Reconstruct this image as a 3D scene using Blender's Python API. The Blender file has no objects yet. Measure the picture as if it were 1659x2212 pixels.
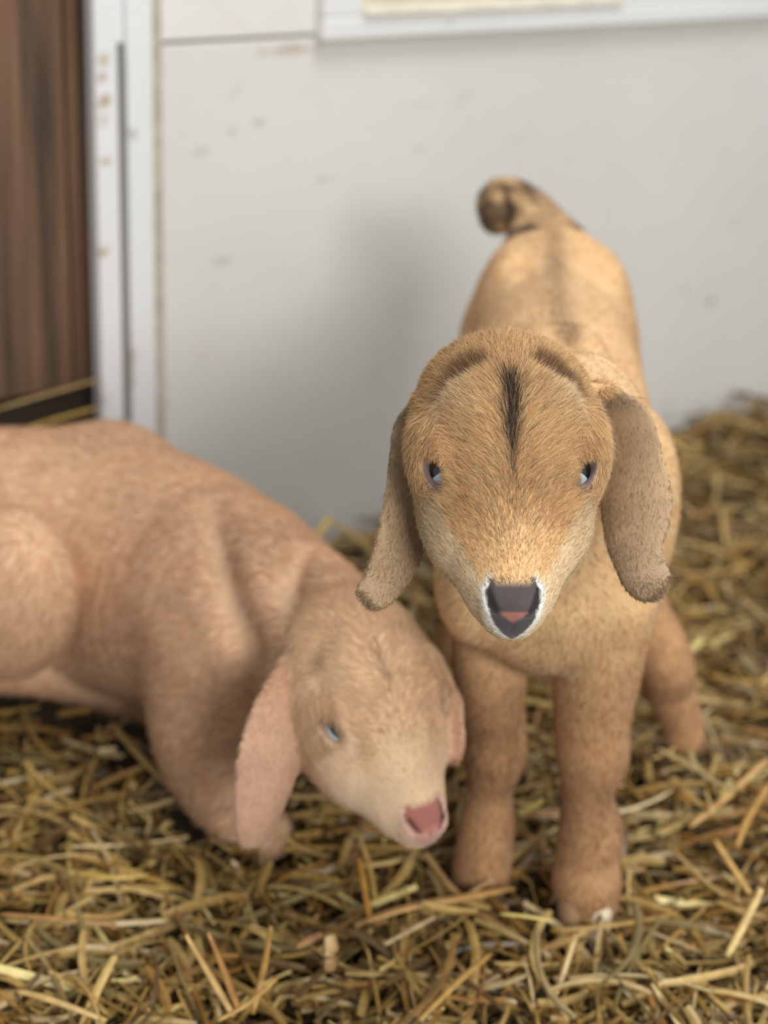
import bpy, math, random
import numpy as np
from mathutils import Matrix, Vector

random.seed(7)
rng = np.random.default_rng(11)
FUR = 1
SC = bpy.context.scene
COL = SC.collection

# ------------------------------------------------------------------ camera
FPX, CXP, CYP = 3740.0, 829.5, 1106.0          # focal length in pixels of the 1659x2212 frame
PITCH, ROLL, CAMH = math.radians(23.0), math.radians(2.6), 0.65
CAM = np.array([0.0, 0.0, CAMH])
FWD = np.array([0.0, math.cos(PITCH), -math.sin(PITCH)])
_r0 = np.array([1.0, 0, 0]); _u0 = np.array([0.0, math.sin(PITCH), math.cos(PITCH)])
RGT = math.cos(ROLL) * _r0 + math.sin(ROLL) * _u0
UPV = -math.sin(ROLL) * _r0 + math.cos(ROLL) * _u0
cd = bpy.data.cameras.new('camera'); co = bpy.data.objects.new('camera', cd); COL.objects.link(co)
M = Matrix.Identity(4)
for i in range(3):
    M[i][0], M[i][1], M[i][2], M[i][3] = RGT[i], UPV[i], -FWD[i], CAM[i]
co.matrix_world = M
cd.sensor_fit = 'HORIZONTAL'; cd.sensor_width = 36.0; cd.lens = 36.0 * FPX / 1659.0
cd.clip_start = 0.01; cd.clip_end = 50
cd.dof.use_dof = True; cd.dof.focus_distance = 0.775; cd.dof.aperture_fstop = 7.2
SC.camera = co

# ------------------------------------------------------------------ world, lights, exposure
w = bpy.data.worlds.new('world'); SC.world = w; w.use_nodes = True
bg = w.node_tree.nodes['Background']; bg.inputs[0].default_value = (0.93, 0.96, 1.0, 1); bg.inputs[1].default_value = 0.42

def area(name, loc, target, size, power, color, size_y=None):
    l = bpy.data.lights.new(name, 'AREA'); l.energy = power; l.color = color
    l.shape = 'RECTANGLE'; l.size = size; l.size_y = size_y or size
    o = bpy.data.objects.new(name, l); COL.objects.link(o); o.location = loc
    d = Vector(target) - Vector(loc); o.rotation_euler = d.to_track_quat('-Z', 'Y').to_euler()
    return o
area('daylight_doorway', (0.78, -0.90, 1.08), (0.05, 1.2, 0.2), 0.85, 29, (1.0, 0.97, 0.92), 0.40)
area('daylight_roof_light', (0.60, 0.75, 2.3), (0.05, 1.05, 0.1), 0.9, 26, (1.0, 0.985, 0.96))
SC.view_settings.view_transform = 'Standard'; SC.view_settings.look = 'None'
SC.view_settings.gamma = 1.0; SC.view_settings.use_curve_mapping = False
SC.view_settings.exposure = 0.0
SC.cycles.use_denoising = True; SC.cycles.use_adaptive_sampling = True; SC.cycles.adaptive_threshold = 0.03
SC.cycles.max_bounces = 6; SC.cycles.diffuse_bounces = 3; SC.cycles.transparent_max_bounces = 6
try: SC.cycles_curves.shape = 'RIBBONS'
except Exception: pass

# ------------------------------------------------------------------ helpers
def P(px, py, zc):                                  # a point zc metres deep along the view axis
    return CAM + zc * (FWD + (px - CXP) / FPX * RGT - (py - CYP) / FPX * UPV)
def G(px, py, z):                                   # where the sight line meets height z
    d = FWD + (px - CXP) / FPX * RGT - (py - CYP) / FPX * UPV
    return CAM + d * ((z - CAMH) / d[2])
def unit(v): v = np.asarray(v, float); return v / max(np.linalg.norm(v), 1e-12)
def unitr(v): return v / np.maximum(np.linalg.norm(v, axis=-1, keepdims=True), 1e-12)
def lin(r, g, b):
    f = lambda c: (c / 255.0) / 12.92 if c <= 10 else ((c / 255.0 + 0.055) / 1.055) ** 2.4
    return (f(r), f(g), f(b))

def mesh_np(name, V, F, mat=None, parent=None, smooth=True, col=None):
    me = bpy.data.meshes.new(name)
    V = np.asarray(V, np.float32); F = np.asarray(F, np.int32)
    k = F.shape[1]
    me.vertices.add(len(V)); me.vertices.foreach_set('co', V.ravel())
    me.loops.add(F.size); me.loops.foreach_set('vertex_index', F.ravel())
    me.polygons.add(len(F))
    me.polygons.foreach_set('loop_start', np.arange(0, F.size, k, dtype=np.int32))
    me.polygons.foreach_set('use_smooth', np.full(len(F), smooth))
    if col is not None:
        a = me.attributes.new('tint', 'FLOAT_COLOR', 'POINT')
        c4 = np.ones((len(V), 4), np.float32); c4[:, :3] = col
        a.data.foreach_set('color', c4.ravel())
    me.update(calc_edges=True)
    if mat: me.materials.append(mat)
    o = bpy.data.objects.new(name, me); COL.objects.link(o)
    if parent: o.parent = parent
    return o

def empty(name, loc=(0, 0, 0)):
    o = bpy.data.objects.new(name, None); COL.objects.link(o); o.location = loc
    o.empty_display_size = 0.05
    return o
def tag(o, label=None, cat=None, group=None, kind=None):
    if label: o['label'] = label
    if cat: o['category'] = cat
    if group: o['group'] = group
    if kind: o['kind'] = kind
    return o
def adopt(ch, root):                                # parent keeping world place
    ch.parent = root
    ch.matrix_parent_inverse = Matrix.Translation(-Vector(root.location))
    return ch

# ------------------------------------------------------------------ materials
def nmat(name):
    m = bpy.data.materials.new(name); m.use_nodes = True
    nt = m.node_tree; b = nt.nodes['Principled BSDF']
    return m, nt, b
def N(nt, t, **kw):
    n = nt.nodes.new(t)
    for k, v in kw.items():
        if k in n.inputs: n.inputs[k].default_value = v
        else: setattr(n, k, v)
    return n
def ramp(nt, src, stops):
    r = nt.nodes.new('ShaderNodeValToRGB'); e = r.color_ramp.elements
    while len(e) < len(stops): e.new(0.5)
    for i, (p, c) in enumerate(stops):
        e[i].position = p; e[i].color = (*c, 1) if len(c) == 3 else c
    nt.links.new(src, r.inputs[0]); return r
def mixc(nt, fac, a, b, mode='MIX'):
    m = nt.nodes.new('ShaderNodeMix'); m.data_type = 'RGBA'; m.blend_type = mode
    for s, v in ((m.inputs[0], fac), (m.inputs[6], a), (m.inputs[7], b)):
        if hasattr(v, 'links') or hasattr(v, 'is_linked'): nt.links.new(v, s)
        elif isinstance(v, (int, float)): s.default_value = v
        else: s.default_value = (*v, 1)
    return m.outputs[2]
def bump(nt, b, h, strength, dist):
    n = N(nt, 'ShaderNodeBump'); n.inputs['Strength'].default_value = strength; n.inputs['Distance'].default_value = dist
    nt.links.new(h, n.inputs['Height']); nt.links.new(n.outputs[0], b.inputs['Normal'])

def mat_skin(name, rough=0.8):                      # short haired hide, colour from the markings attribute
    m, nt, b = nmat(name)
    a = N(nt, 'ShaderNodeAttribute', attribute_name='tint')
    tc = N(nt, 'ShaderNodeTexCoord')
    n = N(nt, 'ShaderNodeTexNoise', Scale=60.0, Detail=5.0, Roughness=0.6); nt.links.new(tc.outputs['Object'], n.inputs[0])
    r = ramp(nt, n.outputs[0], [(0.3, (0.86, 0.85, 0.84)), (0.7, (1.08, 1.07, 1.06))])
    c = mixc(nt, 1.0, a.outputs['Color'], r.outputs[0], 'MULTIPLY')
    nt.links.new(c, b.inputs['Base Color'])
    b.inputs['Roughness'].default_value = rough
    b.inputs['Specular IOR Level'].default_value = 0.15
    if 'Sheen Weight' in b.inputs: b.inputs['Sheen Weight'].default_value = 0.25
    n2 = N(nt, 'ShaderNodeTexNoise', Scale=420.0, Detail=3.0); nt.links.new(tc.outputs['Object'], n2.inputs[0])
    bump(nt, b, n2.outputs[0], 0.35, 0.001)
    return m
def mat_hair(name):
    m, nt, b = nmat(name)
    a = N(nt, 'ShaderNodeAttribute', attribute_name='tint')
    out = nt.nodes['Material Output']; nt.nodes.remove(b)
    d = N(nt, 'ShaderNodeBsdfDiffuse'); t = N(nt, 'ShaderNodeBsdfTranslucent')
    g = N(nt, 'ShaderNodeBsdfHair', component='Reflection') if False else N(nt, 'ShaderNodeBsdfAnisotropic')
    g.inputs['Roughness'].default_value = 0.45; g.inputs['Color'].default_value = (0.9, 0.88, 0.85, 1)
    m1 = N(nt, 'ShaderNodeMixShader'); m1.inputs[0].default_value = 0.33
    m2 = N(nt, 'ShaderNodeMixShader'); m2.inputs[0].default_value = 0.035
    for x in (d, t): nt.links.new(a.outputs['Color'], x.inputs['Color'])
    nt.links.new(d.outputs[0], m1.inputs[1]); nt.links.new(t.outputs[0], m1.inputs[2])
    nt.links.new(m1.outputs[0], m2.inputs[1]); nt.links.new(g.outputs[0], m2.inputs[2])
    nt.links.new(m2.outputs[0], out.inputs['Surface'])
    return m
def mat_plain(name, col, rough=0.5, noise=0.12, scale=40.0, spec=0.5, coat=0.0):
    m, nt, b = nmat(name)
    tc = N(nt, 'ShaderNodeTexCoord')
    n = N(nt, 'ShaderNodeTexNoise', Scale=scale, Detail=4.0); nt.links.new(tc.outputs['Object'], n.inputs[0])
    c = np.array(col)
    r = ramp(nt, n.outputs[0], [(0.3, tuple(c * (1 - noise))), (0.7, tuple(np.minimum(c * (1 + noise), 1)))])
    nt.links.new(r.outputs[0], b.inputs['Base Color']); b.inputs['Roughness'].default_value = rough
    b.inputs['Specular IOR Level'].default_value = spec; b.inputs['Coat Weight'].default_value = coat
    return m

# ------------------------------------------------------------------ implicit surface modelling
class Field:
    def __init__(s, xs, ys, zs):
        s.ax = [np.asarray(a, np.float32) for a in (xs, ys, zs)]
        s.f = np.full([len(a) for a in s.ax], 0.06, np.float32)
    def box(s, lo, hi):
        sl = []
        for a, l, h in zip(s.ax, lo, hi):
            i0 = max(int(np.searchsorted(a, l)) - 1, 0); i1 = min(int(np.searchsorted(a, h)) + 1, len(a))
            sl.append(slice(i0, max(i1, i0 + 1)))
        return tuple(sl)
    def put(s, prim, k=0.01, carve=False):
        lo, hi = prim.bounds(); m = k + 0.006
        sl = s.box(lo - m, hi + m)
        ax = [s.ax[i][sl[i]] for i in range(3)]; st = 4
        ci = [np.unique(np.append(np.arange(0, len(a), st), len(a) - 1)) for a in ax]
        gr = lambda aa: np.stack(np.meshgrid(*aa, indexing='ij'), -1).reshape(-1, 3)
        cg = [a[c] for a, c in zip(ax, ci)]
        dc = prim.dist(gr(cg)).reshape([len(c) for c in cg])
        near = [np.minimum((np.arange(len(a)) + st // 2) // st, len(c) - 1) for a, c in zip(ax, ci)]
        d = dc[np.ix_(*near)].astype(np.float32)
        hm = max(float(np.diff(a).max()) if len(a) > 1 else 0 for a in ax)
        msk = np.abs(d) < k + hm * st * 1.6 + 0.003
        if not carve: msk &= (s.f[sl] > -k - 0.002) 
        ii = np.nonzero(msk)
        if len(ii[0]):
            p = np.stack([ax[0][ii[0]], ax[1][ii[1]], ax[2][ii[2]]], 1)
            d[ii] = prim.dist(p)
        far_out = (~msk) & (d > 0); d[far_out] = 0.06
        f = s.f[sl]
        if not carve:
            h = np.maximum(k - np.abs(f - d), 0) / k
            s.f[sl] = np.minimum(f, d) - h * h * k * 0.25
        else:
            d = -d; h = np.maximum(k - np.abs(f - d), 0) / k
            s.f[sl] = np.maximum(f, d) + h * h * k * 0.25
    def mesh(s):
        f = s.f; ins = f < 0
        nx, ny, nz = f.shape
        c = [ins[i:nx - 1 + i, j:ny - 1 + j, k:nz - 1 + k] for i in (0, 1) for j in (0, 1) for k in (0, 1)]
        anyi = c[0].copy(); alli = c[0].copy()
        for q in c[1:]: anyi |= q; alli &= q
        act = anyi & ~alli
        I, J, K = np.nonzero(act)
        idx = np.full(act.shape, -1, np.int32); idx[I, J, K] = np.arange(len(I))
        acc = np.zeros((len(I), 3)); cnt = np.zeros(len(I))
        xs, ys, zs = s.ax
        def pos(i, j, k): return np.stack([xs[i], ys[j], zs[k]], -1)
        corners = [(i, j, k) for i in (0, 1) for j in (0, 1) for k in (0, 1)]
        for a in corners:
            for ax in range(3):
                if a[ax] == 1: continue
                b = list(a); b[ax] = 1
                ia = (I + a[0], J + a[1], K + a[2]); ib = (I + b[0], J + b[1], K + b[2])
                fa = f[ia]; fb = f[ib]; cr = (fa < 0) != (fb < 0)
                t = np.where(cr, fa / np.where(cr, fa - fb, 1), 0)[:, None]
                pt = pos(*ia) * (1 - t) + pos(*ib) * t
                acc += np.where(cr[:, None], pt, 0); cnt += cr
        V = acc / cnt[:, None]
        F = []
        for ax in range(3):
            n = [nx, ny, nz]
            s0 = [slice(1, n[q] - 1) for q in range(3)]; s1 = list(s0)
            s0[ax] = slice(0, n[ax] - 1); s1[ax] = slice(1, n[ax])
            A = ins[tuple(s0)]; B = ins[tuple(s1)]
            e = np.argwhere(A != B)
            off = np.ones(3, int); off[ax] = 0
            e = e + off
            flip = ins[e[:, 0], e[:, 1], e[:, 2]]
            u, v = (ax + 1) % 3, (ax + 2) % 3
            du = np.zeros(3, int); du[u] = 1; dv = np.zeros(3, int); dv[v] = 1
            q = [e - du - dv, e - dv, e, e - du]
            q = np.stack([idx[x[:, 0], x[:, 1], x[:, 2]] for x in q], 1)
            q = np.where(flip[:, None], q, q[:, ::-1])
            F.append(q)
        F = np.concatenate(F); F = F[(F >= 0).all(1)]
        return V, F

class Ell:
    def __init__(s, c, r, R=None):
        s.c = np.asarray(c, float); s.r = np.asarray(r, float)
        if s.r.ndim == 0: s.r = np.full(3, float(s.r))
        s.R = np.eye(3) if R is None else np.asarray(R, float)   # rows = local axes
    def bounds(s):
        e = np.sqrt(((s.R * s.r[:, None]) ** 2).sum(0)); return s.c - e, s.c + e
    def dist(s, p):
        q = (p - s.c) @ s.R.T
        k0 = np.linalg.norm(q / s.r, axis=1); k1 = np.linalg.norm(q / s.r ** 2, axis=1)
        return np.where(k1 > 1e-9, k0 * (k0 - 1) / np.maximum(k1, 1e-9), -s.r.min())

def catmull(A, n):
    A = np.asarray(A, float); m = len(A)
    t = np.linspace(0, m - 1, n); i = np.clip(t.astype(int), 0, m - 2); u = (t - i)[:, None]
    g = lambda j: A[np.clip(j, 0, m - 1)]
    p0, p1, p2, p3 = g(i - 1), g(i), g(i + 1), g(i + 2)
    return 0.5 * (2 * p1 + (p2 - p0) * u + (2 * p0 - 5 * p1 + 4 * p2 - p3) * u ** 2 + (3 * p1 - p0 - 3 * p2 + p3) * u ** 3)

class Sweep:                                        # elliptical tube along a curve
    def __init__(s, pts, ab, wdir=(1, 0, 0), cup=0.0, n=None, cap=None):
        pts = np.asarray(pts, float); ab = np.asarray(ab, float)
        if ab.ndim == 1: ab = np.stack([ab, ab], 1)
        n = n or (len(pts) - 1) * 4 + 1
        A = catmull(np.hstack([pts, ab]), n)
        s.p = A[:, :3]; s.ab = np.maximum(A[:, 3:5], 0.0008); s.cup = cup; s.cap = cap
        T = np.gradient(s.p, axis=0); s.T = unitr(T)
        wd = np.asarray(wdir, float)
        if wd.ndim == 1: wd = np.tile(wd, (len(pts), 1))
        wd = catmull(wd, n)
        s.W = unitr(wd - (wd * s.T).sum(1, keepdims=True) * s.T); s.Nn = np.cross(s.T, s.W)
    def bounds(s):
        m = s.ab.max() + abs(s.cup) * s.ab.max() ** 2
        return s.p.min(0) - m, s.p.max(0) + m
    def param(s, p):
        p = p.astype(np.float32)
        best = np.full(len(p), 1e9, np.float32); par = np.zeros(len(p), np.float32)
        for i in range(len(s.p) - 1):
            a = s.p[i].astype(np.float32); d = (s.p[i + 1] - s.p[i]).astype(np.float32)
            t = np.clip(((p - a) @ d) / (d @ d), 0, 1)
            q = p - a - t[:, None] * d; d2 = np.einsum('ij,ij->i', q, q)
            m = d2 < best; best = np.where(m, d2, best); par = np.where(m, i + t, par)
        return par
    def coords(s, p):
        par = s.param(p); i = np.clip(par.astype(int), 0, len(s.p) - 2); t = (par - i)[:, None]
        L = lambda A: A[i] * (1 - t) + A[i + 1] * t
        q = p - L(s.p); W = L(s.W); Nn = L(s.Nn); T = L(s.T); ab = L(s.ab)
        u = (q * W).sum(1); v = (q * Nn).sum(1); w = (q * T).sum(1)
        if s.cup: v = v - s.cup * u * u
        return par / (len(s.p) - 1), u, v, w, ab
    def dist(s, p):
        par, u, v, w, ab = s.coords(p)
        a, b = ab[:, 0], ab[:, 1]; c = np.minimum(a, b) if s.cap is None else np.maximum(np.minimum(a, b), s.cap)
        k0 = np.sqrt((u / a) ** 2 + (v / b) ** 2 + (w / c) ** 2)
        k1 = np.sqrt((u / a ** 2) ** 2 + (v / b ** 2) ** 2 + (w / c ** 2) ** 2)
        return np.where(k1 > 1e-6, k0 * (k0 - 1) / np.maximum(k1, 1e-6), -np.minimum(a, b))

def axis(parts):                                    # graded grid line: [(start, step), ..., end]
    out = []
    for (a, st), nxt in zip(parts[:-1], parts[1:]):
        b = nxt[0] if isinstance(nxt, tuple) else nxt
        n = max(int(round((b - a) / st)), 1); out += list(a + (b - a) * np.arange(n) / n)
    out.append(parts[-1]); return out

def head_frame(px, py, zc, tilt, yaw, pit):
    X, D, F = RGT, -UPV, -FWD
    c, s_ = math.cos(tilt), math.sin(tilt)
    X, D = c * X - s_ * D, c * D + s_ * X
    c, s_ = math.cos(yaw), math.sin(yaw)
    X, F = c * X - s_ * F, c * F + s_ * X
    c, s_ = math.cos(pit), math.sin(pit)
    D, F = c * D + s_ * F, c * F - s_ * D
    return P(px, py, zc), np.stack([X, D, F])

class Kid: pass

def head_prims(K):
    """Head of a young lop eared goat in its own frame: x across, s down the face, f out of the forehead (cm)."""
    O, R = K.O, K.R
    H = lambda x, s, f: O + 0.01 * (np.array([x, s, f]) @ R)
    K.H = H
    E = lambda c, r, rot=None: Ell(H(*c), np.array(r) * 0.01, R if rot is None else rot @ R)
    def S(pts, **kw):
        a = np.array(pts); return Sweep([H(*q[:3]) for q in a], a[:, 3:5] * 0.01, wdir=R[0], **kw)
    F = K.F
    F.put(E((0, -3.7, -4.1), (4.2, 4.0, 4.1)), 0.02)
    F.put(E((0, -5.7, -4.8), (3.7, 3.0, 3.4)), 0.02)
    F.put(E((0, -2.2, -2.9), (3.3, 3.3, 2.45)), 0.02)
    F.put(S([(0, -1.0, -3.1, 2.75, 2.4), (0, 1.0, -3.05, 2.3, 2.15), (0, 3.0, -2.95, 1.9, 1.9), (0, 4.3, -2.8, 1.42, 1.6), (0, 5.0, -2.7, 1.02, 1.3)]), 0.014)
    F.put(S([(0, -0.5, -6.3, 2.7, 2.3), (0, 1.4, -5.2, 2.3, 1.8), (0, 3.2, -4.3, 1.5, 1.3), (0, 4.6, -3.5, 0.85, 0.85)]), 0.016)
    for sg in (-1, 1):
        F.put(E((sg * 2.05, 0.1, -4.5), (1.8, 2.9, 2.2)), 0.014)
        F.put(E((sg * 3.05, -2.6, -2.7), (1.3, 1.9, 1.6)), 0.012)
        F.put(E((sg * 2.70, -2.35, -1.95), (0.85, 1.05, 0.80)), 0.008)
        F.put(E((sg * 2.46, -1.30, -2.50), (1.16, 1.28, 1.16)), 0.006)
        F.put(E((sg * 1.75, -4.35, -0.95), (1.0, 0.95, 0.9)), 0.010)
        F.put(E((sg * 0.86, 4.65, -2.25), (0.50, 0.75, 0.85)), 0.008)
        F.put(E((sg * 1.15, 2.9, -3.5), (1.0, 2.0, 1.3)), 0.010)
        F.put(E((sg * 0.40, 5.12, -3.0), (0.60, 0.56, 0.74)), 0.006)
    F.put(E((0, 5.02, -2.15), (1.08, 0.62, 0.84)), 0.006)
    # nostrils, lip cleft: cut along the surface of the muzzle
    va = math.cos(math.radians(17)) * R[1] - math.sin(math.radians(17)) * R[2]; ra = math.cos(math.radians(17)) * R[2] + math.sin(math.radians(17)) * R[1]
    def surf(x, v):                                 # point of the face surface at (x, v), marching in from the front
        p = O + 0.01 * (x * R[0] + v * va) + 0.06 * ra
        for _ in range(400):
            i = tuple(int(np.clip(np.searchsorted(a, q), 0, len(a) - 1)) for a, q in zip(F.ax, p))
            if F.f[i] < 0.0003: break
            p = p - ra * 0.0006
        return p
    K.surf = surf
    K.cuts = []
    def cut(pts, kk=0.0015):
        w_ = Sweep([surf(q[0], q[1]) for q in pts], np.array([(q[2], q[2]) for q in pts]) * 0.01, wdir=R[0]); F.put(w_, kk, carve=True); K.cuts.append(w_)
    for sg in (-1, 1):
        cut([(sg * 1.10, 4.50, 0.12), (sg * 1.08, 4.85, 0.19), (sg * 0.96, 5.22, 0.20), (sg * 0.76, 5.50, 0.15), (sg * 0.52, 5.68, 0.08)])
        cr = [surf(sg * 1.55, -5.35), surf(sg * 2.15, -5.0), surf(sg * 2.85, -4.35)]
        if K.cr > .5: F.put(Sweep(cr, np.array([.0036, .0046, .0020]), wdir=R[0]), 0.006, carve=True)
        K.crease = getattr(K, 'crease', []) + [Sweep(cr, np.array([.0045, .0050, .002]), wdir=R[0])]
    cut([(0, 5.72, 0.05), (0, 6.1, 0.07), (0, 6.4, 0.06)])
    # eyes: almond opening cut through the lids
    K.eyes = []
    for sg in (-1, 1):
        out = unit(np.array([sg * 0.70, 0.06, 0.68]))
        lon = unit(np.array([-sg * 0.36, 0.90, 0.02])); lon = unit(lon - (lon @ out) * out); sho = np.cross(out, lon)
        c = np.array([sg * 2.56, -1.38, -2.28])
        rot = np.stack([lon, sho, out])
        F.put(E(tuple(c + out * 1.15), (0.82, 0.43, 0.95), rot), 0.0010, carve=True)
        F.put(E(tuple(c), (1.085, 1.085, 1.085)), 0.0006, carve=True)
        K.eyes.append((c, out, lon, sho))

def finish_kid(K, name, mats):
    V, F = K.F.mesh(); K.V, K.Fc = V, F
    K.F.f = None
    L = ((V - K.O) @ K.R.T) * 100                   # head frame coordinates, cm
    col, K.zone = K.colour(V, L)
    body = mesh_np('body', V, F, mats['skin'], None, True, col)
    adopt(body, K.root)
    K.L = L; K.col = col
    # eyes
    for (c, out, lon, sho) in K.eyes:
        def patch(pname, r, amax, bmax, mat, shift=(0, 0), n=28, m=10, sq=2.0):
            VV = []
            for j in range(m + 1):
                for i in range(n):
                    t = 2 * math.pi * i / n; q = j / m
                    k = (abs(math.cos(t)) ** sq + abs(math.sin(t)) ** sq) ** (-1 / sq)
                    a = amax * q * k * math.cos(t) + shift[0]; b = bmax * q * k * math.sin(t) + shift[1]
                    d = unit(out + math.tan(min(a, 1.3)) * lon + math.tan(min(b, 1.3)) * sho) if abs(a) < 1.3 else out
                    VV.append(K.H(*(c + d * r)))
            FF = [(j * n + i, j * n + (i + 1) % n, (j + 1) * n + (i + 1) % n, (j + 1) * n + i) for j in range(m) for i in range(n)]
            return mesh_np(pname, VV, FF, mat)
        # eyeball
        n, m = 32, 18; VV = [];
        for j in range(m + 1):
            for i in range(n):
                th = math.pi * j / m; ph = 2 * math.pi * i / n
                d = math.cos(th) * out + math.sin(th) * (math.cos(ph) * lon + math.sin(ph) * sho)
                VV.append(K.H(*(c + d * 1.075)))
        FF = [(j * n + i, j * n + (i + 1) % n, (j + 1) * n + (i + 1) % n, (j + 1) * n + i) for j in range(m) for i in range(n)]
        eye = mesh_np('eye', VV, FF, mats['sclera']); adopt(eye, K.root)
        ir = patch('iris', 1.083, 0.78, 0.78, mats['iris'], K.gaze); adopt(ir, eye)
        pu = patch('pupil', 1.091, K.pupil[0], K.pupil[1], mats['pupil'], (K.gaze[0] + K.pupil[2], K.gaze[1] + K.pupil[3]), sq=3.0); adopt(pu, eye)
        for q in (ir, pu): q.matrix_parent_inverse = Matrix.Identity(4)
    return body

def make_fur(K, name, n, zone_mask, length, radius, flow, mat, lift=0.35, seed=3, npts=4, vary=0.18):
    """Hair strands rooted on the mesh; zone_mask/length/radius give per-face-centre values."""
    r = np.random.default_rng(seed)
    V, F = K.V, K.Fc
    a, b, c, d = (V[F[:, i]] for i in range(4))
    nrm = np.cross(c - a, d - b); ar = np.linalg.norm(nrm, axis=1) * 0.5; nrm = unitr(nrm)
    cen = (a + b + c + d) / 4
    if not hasattr(K, 'vn'):
        vn = np.zeros_like(V)
        for i in range(4): np.add.at(vn, F[:, i], nrm * ar[:, None])
        K.vn = unitr(vn)
    LC = ((cen - K.O) @ K.R.T) * 100
    wgt = zone_mask(cen, LC, nrm) * ar
    cs = np.cumsum(wgt); tot = cs[-1]
    pick = np.searchsorted(cs, r.random(n) * tot); pick = np.clip(pick, 0, len(F) - 1)
    s, t = r.random((n, 1)), r.random((n, 1))
    fi = F[pick]
    bil = lambda A: (A[fi[:, 0]] * (1 - s) + A[fi[:, 1]] * s) * (1 - t) + (A[fi[:, 3]] * (1 - s) + A[fi[:, 2]] * s) * t
    root = bil(V); nn = unitr(bil(K.vn)); colr = bil(K.col)
    Lr = ((root - K.O) @ K.R.T) * 100
    fl = flow(root, Lr, nn)
    fl = fl + r.normal(0, 0.16, fl.shape)
    fl = unitr(fl - (fl * nn).sum(1, keepdims=True) * nn)
    ln = length(root, Lr) * r.uniform(0.6, 1.15, n)
    lf = lift * r.uniform(0.6, 1.5, (n, 1)) * (1 - 0.55 * ear_zone(K, root)[0])[:, None]
    q = np.linspace(0, 1, npts)
    clump = r.normal(0, 0.10, (n, 3))
    pts = np.zeros((n, npts, 3))
    for i, u in enumerate(q):
        pts[:, i] = root - nn * 0.0004 + ln[:, None] * (fl * u + nn * lf * (u - 0.45 * u * u) + clump * u * u)
    rad = (radius(root, Lr)[:, None] * np.array([1.0, 0.95, 0.75, 0.25])[None, :npts]) * r.uniform(0.7, 1.3, (n, 1))
    v = 1 + r.normal(0, vary, (n, 1)); colr = np.clip(colr * v * (1 + r.normal(0, 0.03, (n, 3))), 0.01, 1)
    if hasattr(K, 'ticks'): colr = K.ticks(root, Lr, colr, r)
    hc = bpy.data.hair_curves.new(name)
    hc.add_curves([npts] * n)
    hc.attributes['position'].data.foreach_set('vector', pts.reshape(-1).astype(np.float32))
    ra = hc.attributes.get('radius') or hc.attributes.new('radius', 'FLOAT', 'POINT')
    ra.data.foreach_set('value', rad.reshape(-1).astype(np.float32))
    ca = hc.attributes.new('tint', 'FLOAT_COLOR', 'CURVE')
    c4 = np.ones((n, 4), np.float32); c4[:, :3] = colr; ca.data.foreach_set('color', c4.ravel())
    hc.materials.append(mat)
    o = bpy.data.objects.new(name, hc); COL.objects.link(o); adopt(o, K.root)
    tag(o, kind='stuff')
    return o
# ------------------------------------------------------------------ markings and hair direction
def sm(a, b, x): t = np.clip((x - a) / (b - a), 0, 1); return t * t * (3 - 2 * t)
def blob(L, c, r): return np.exp(-(((L - np.array(c)) / np.array(r)) ** 2).sum(1))
def lay(col, m, c): return col * (1 - m[:, None]) + np.array(c) * m[:, None]
def wav(p, k, seed):
    r = np.random.default_rng(seed); o = np.zeros(len(p))
    for _ in range(7):
        d = unit(r.normal(size=3)); o += np.sin(p @ d * k * r.uniform(0.6, 1.7) + r.uniform(0, 6.3))
    return o / 3.5

def head_zone(K, V):                                # 0..1, one on the head, fading into the neck
    L = ((V - K.O) @ K.R.T) * 100
    return 1 - sm(7.0, 9.5, np.sqrt((L[:, 0] / 1.0) ** 2 + ((L[:, 1] - 0.3) / 1.15) ** 2 + ((L[:, 2] + 2.6) / 1.0) ** 2))

def ear_zone(K, V):
    z = np.zeros(len(V)); T = np.zeros_like(V); par = np.zeros(len(V))
    for e in K.ears:
        lo, hi = e.bounds(); m = ((V > lo - 0.004) & (V < hi + 0.004)).all(1); ii = np.nonzero(m)[0]
        if not len(ii): continue
        d = e.dist(V[ii].astype(float)); pr, u, v, w_, ab = e.coords(V[ii].astype(float))
        on = (d < 0.0022) & (pr > 0.02)
        z[ii[on]] = 1; par[ii[on]] = pr[on]
        k = np.clip((pr * (len(e.T) - 1)).astype(int), 0, len(e.T) - 1); T[ii[on]] = e.T[k[on]]
    return z, T, par

def head_flow(K, L):
    x, s_, f = L[:, 0], L[:, 1], L[:, 2]
    sx = np.tanh(x / 0.5); ax = np.abs(x)
    bridge = np.stack([x * 0.45, -np.ones_like(x), 0 * x], 1)
    fore = np.stack([sx * 1.0, -0.75 + 0 * x, 0 * x], 1)
    outer = np.stack([sx * 0.25, 0.9 + 0 * x, -0.2 + 0 * x], 1)
    crown = np.stack([x * 0.30, -1 + 0 * x, -0.2 + 0 * x], 1)
    cheek = np.stack([0 * x, 0.45 + 0 * x, -0.8 + 0 * x], 1)
    a = sm(0.6, -1.4, s_)[:, None]; d = bridge * (1 - a) + fore * a
    a = sm(2.3, 3.2, ax)[:, None] * sm(0.5, -1.0, s_)[:, None] * sm(-4.6, -3.8, s_)[:, None]; d = d * (1 - a) + outer * a
    a = sm(-4.6, -6.0, s_)[:, None]; d = d * (1 - a) + crown * a
    a = (sm(-3.2, -4.2, f) * sm(-3, -1, s_))[:, None]; d = d * (1 - a) + cheek * a
    return unitr(d) @ K.R

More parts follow.
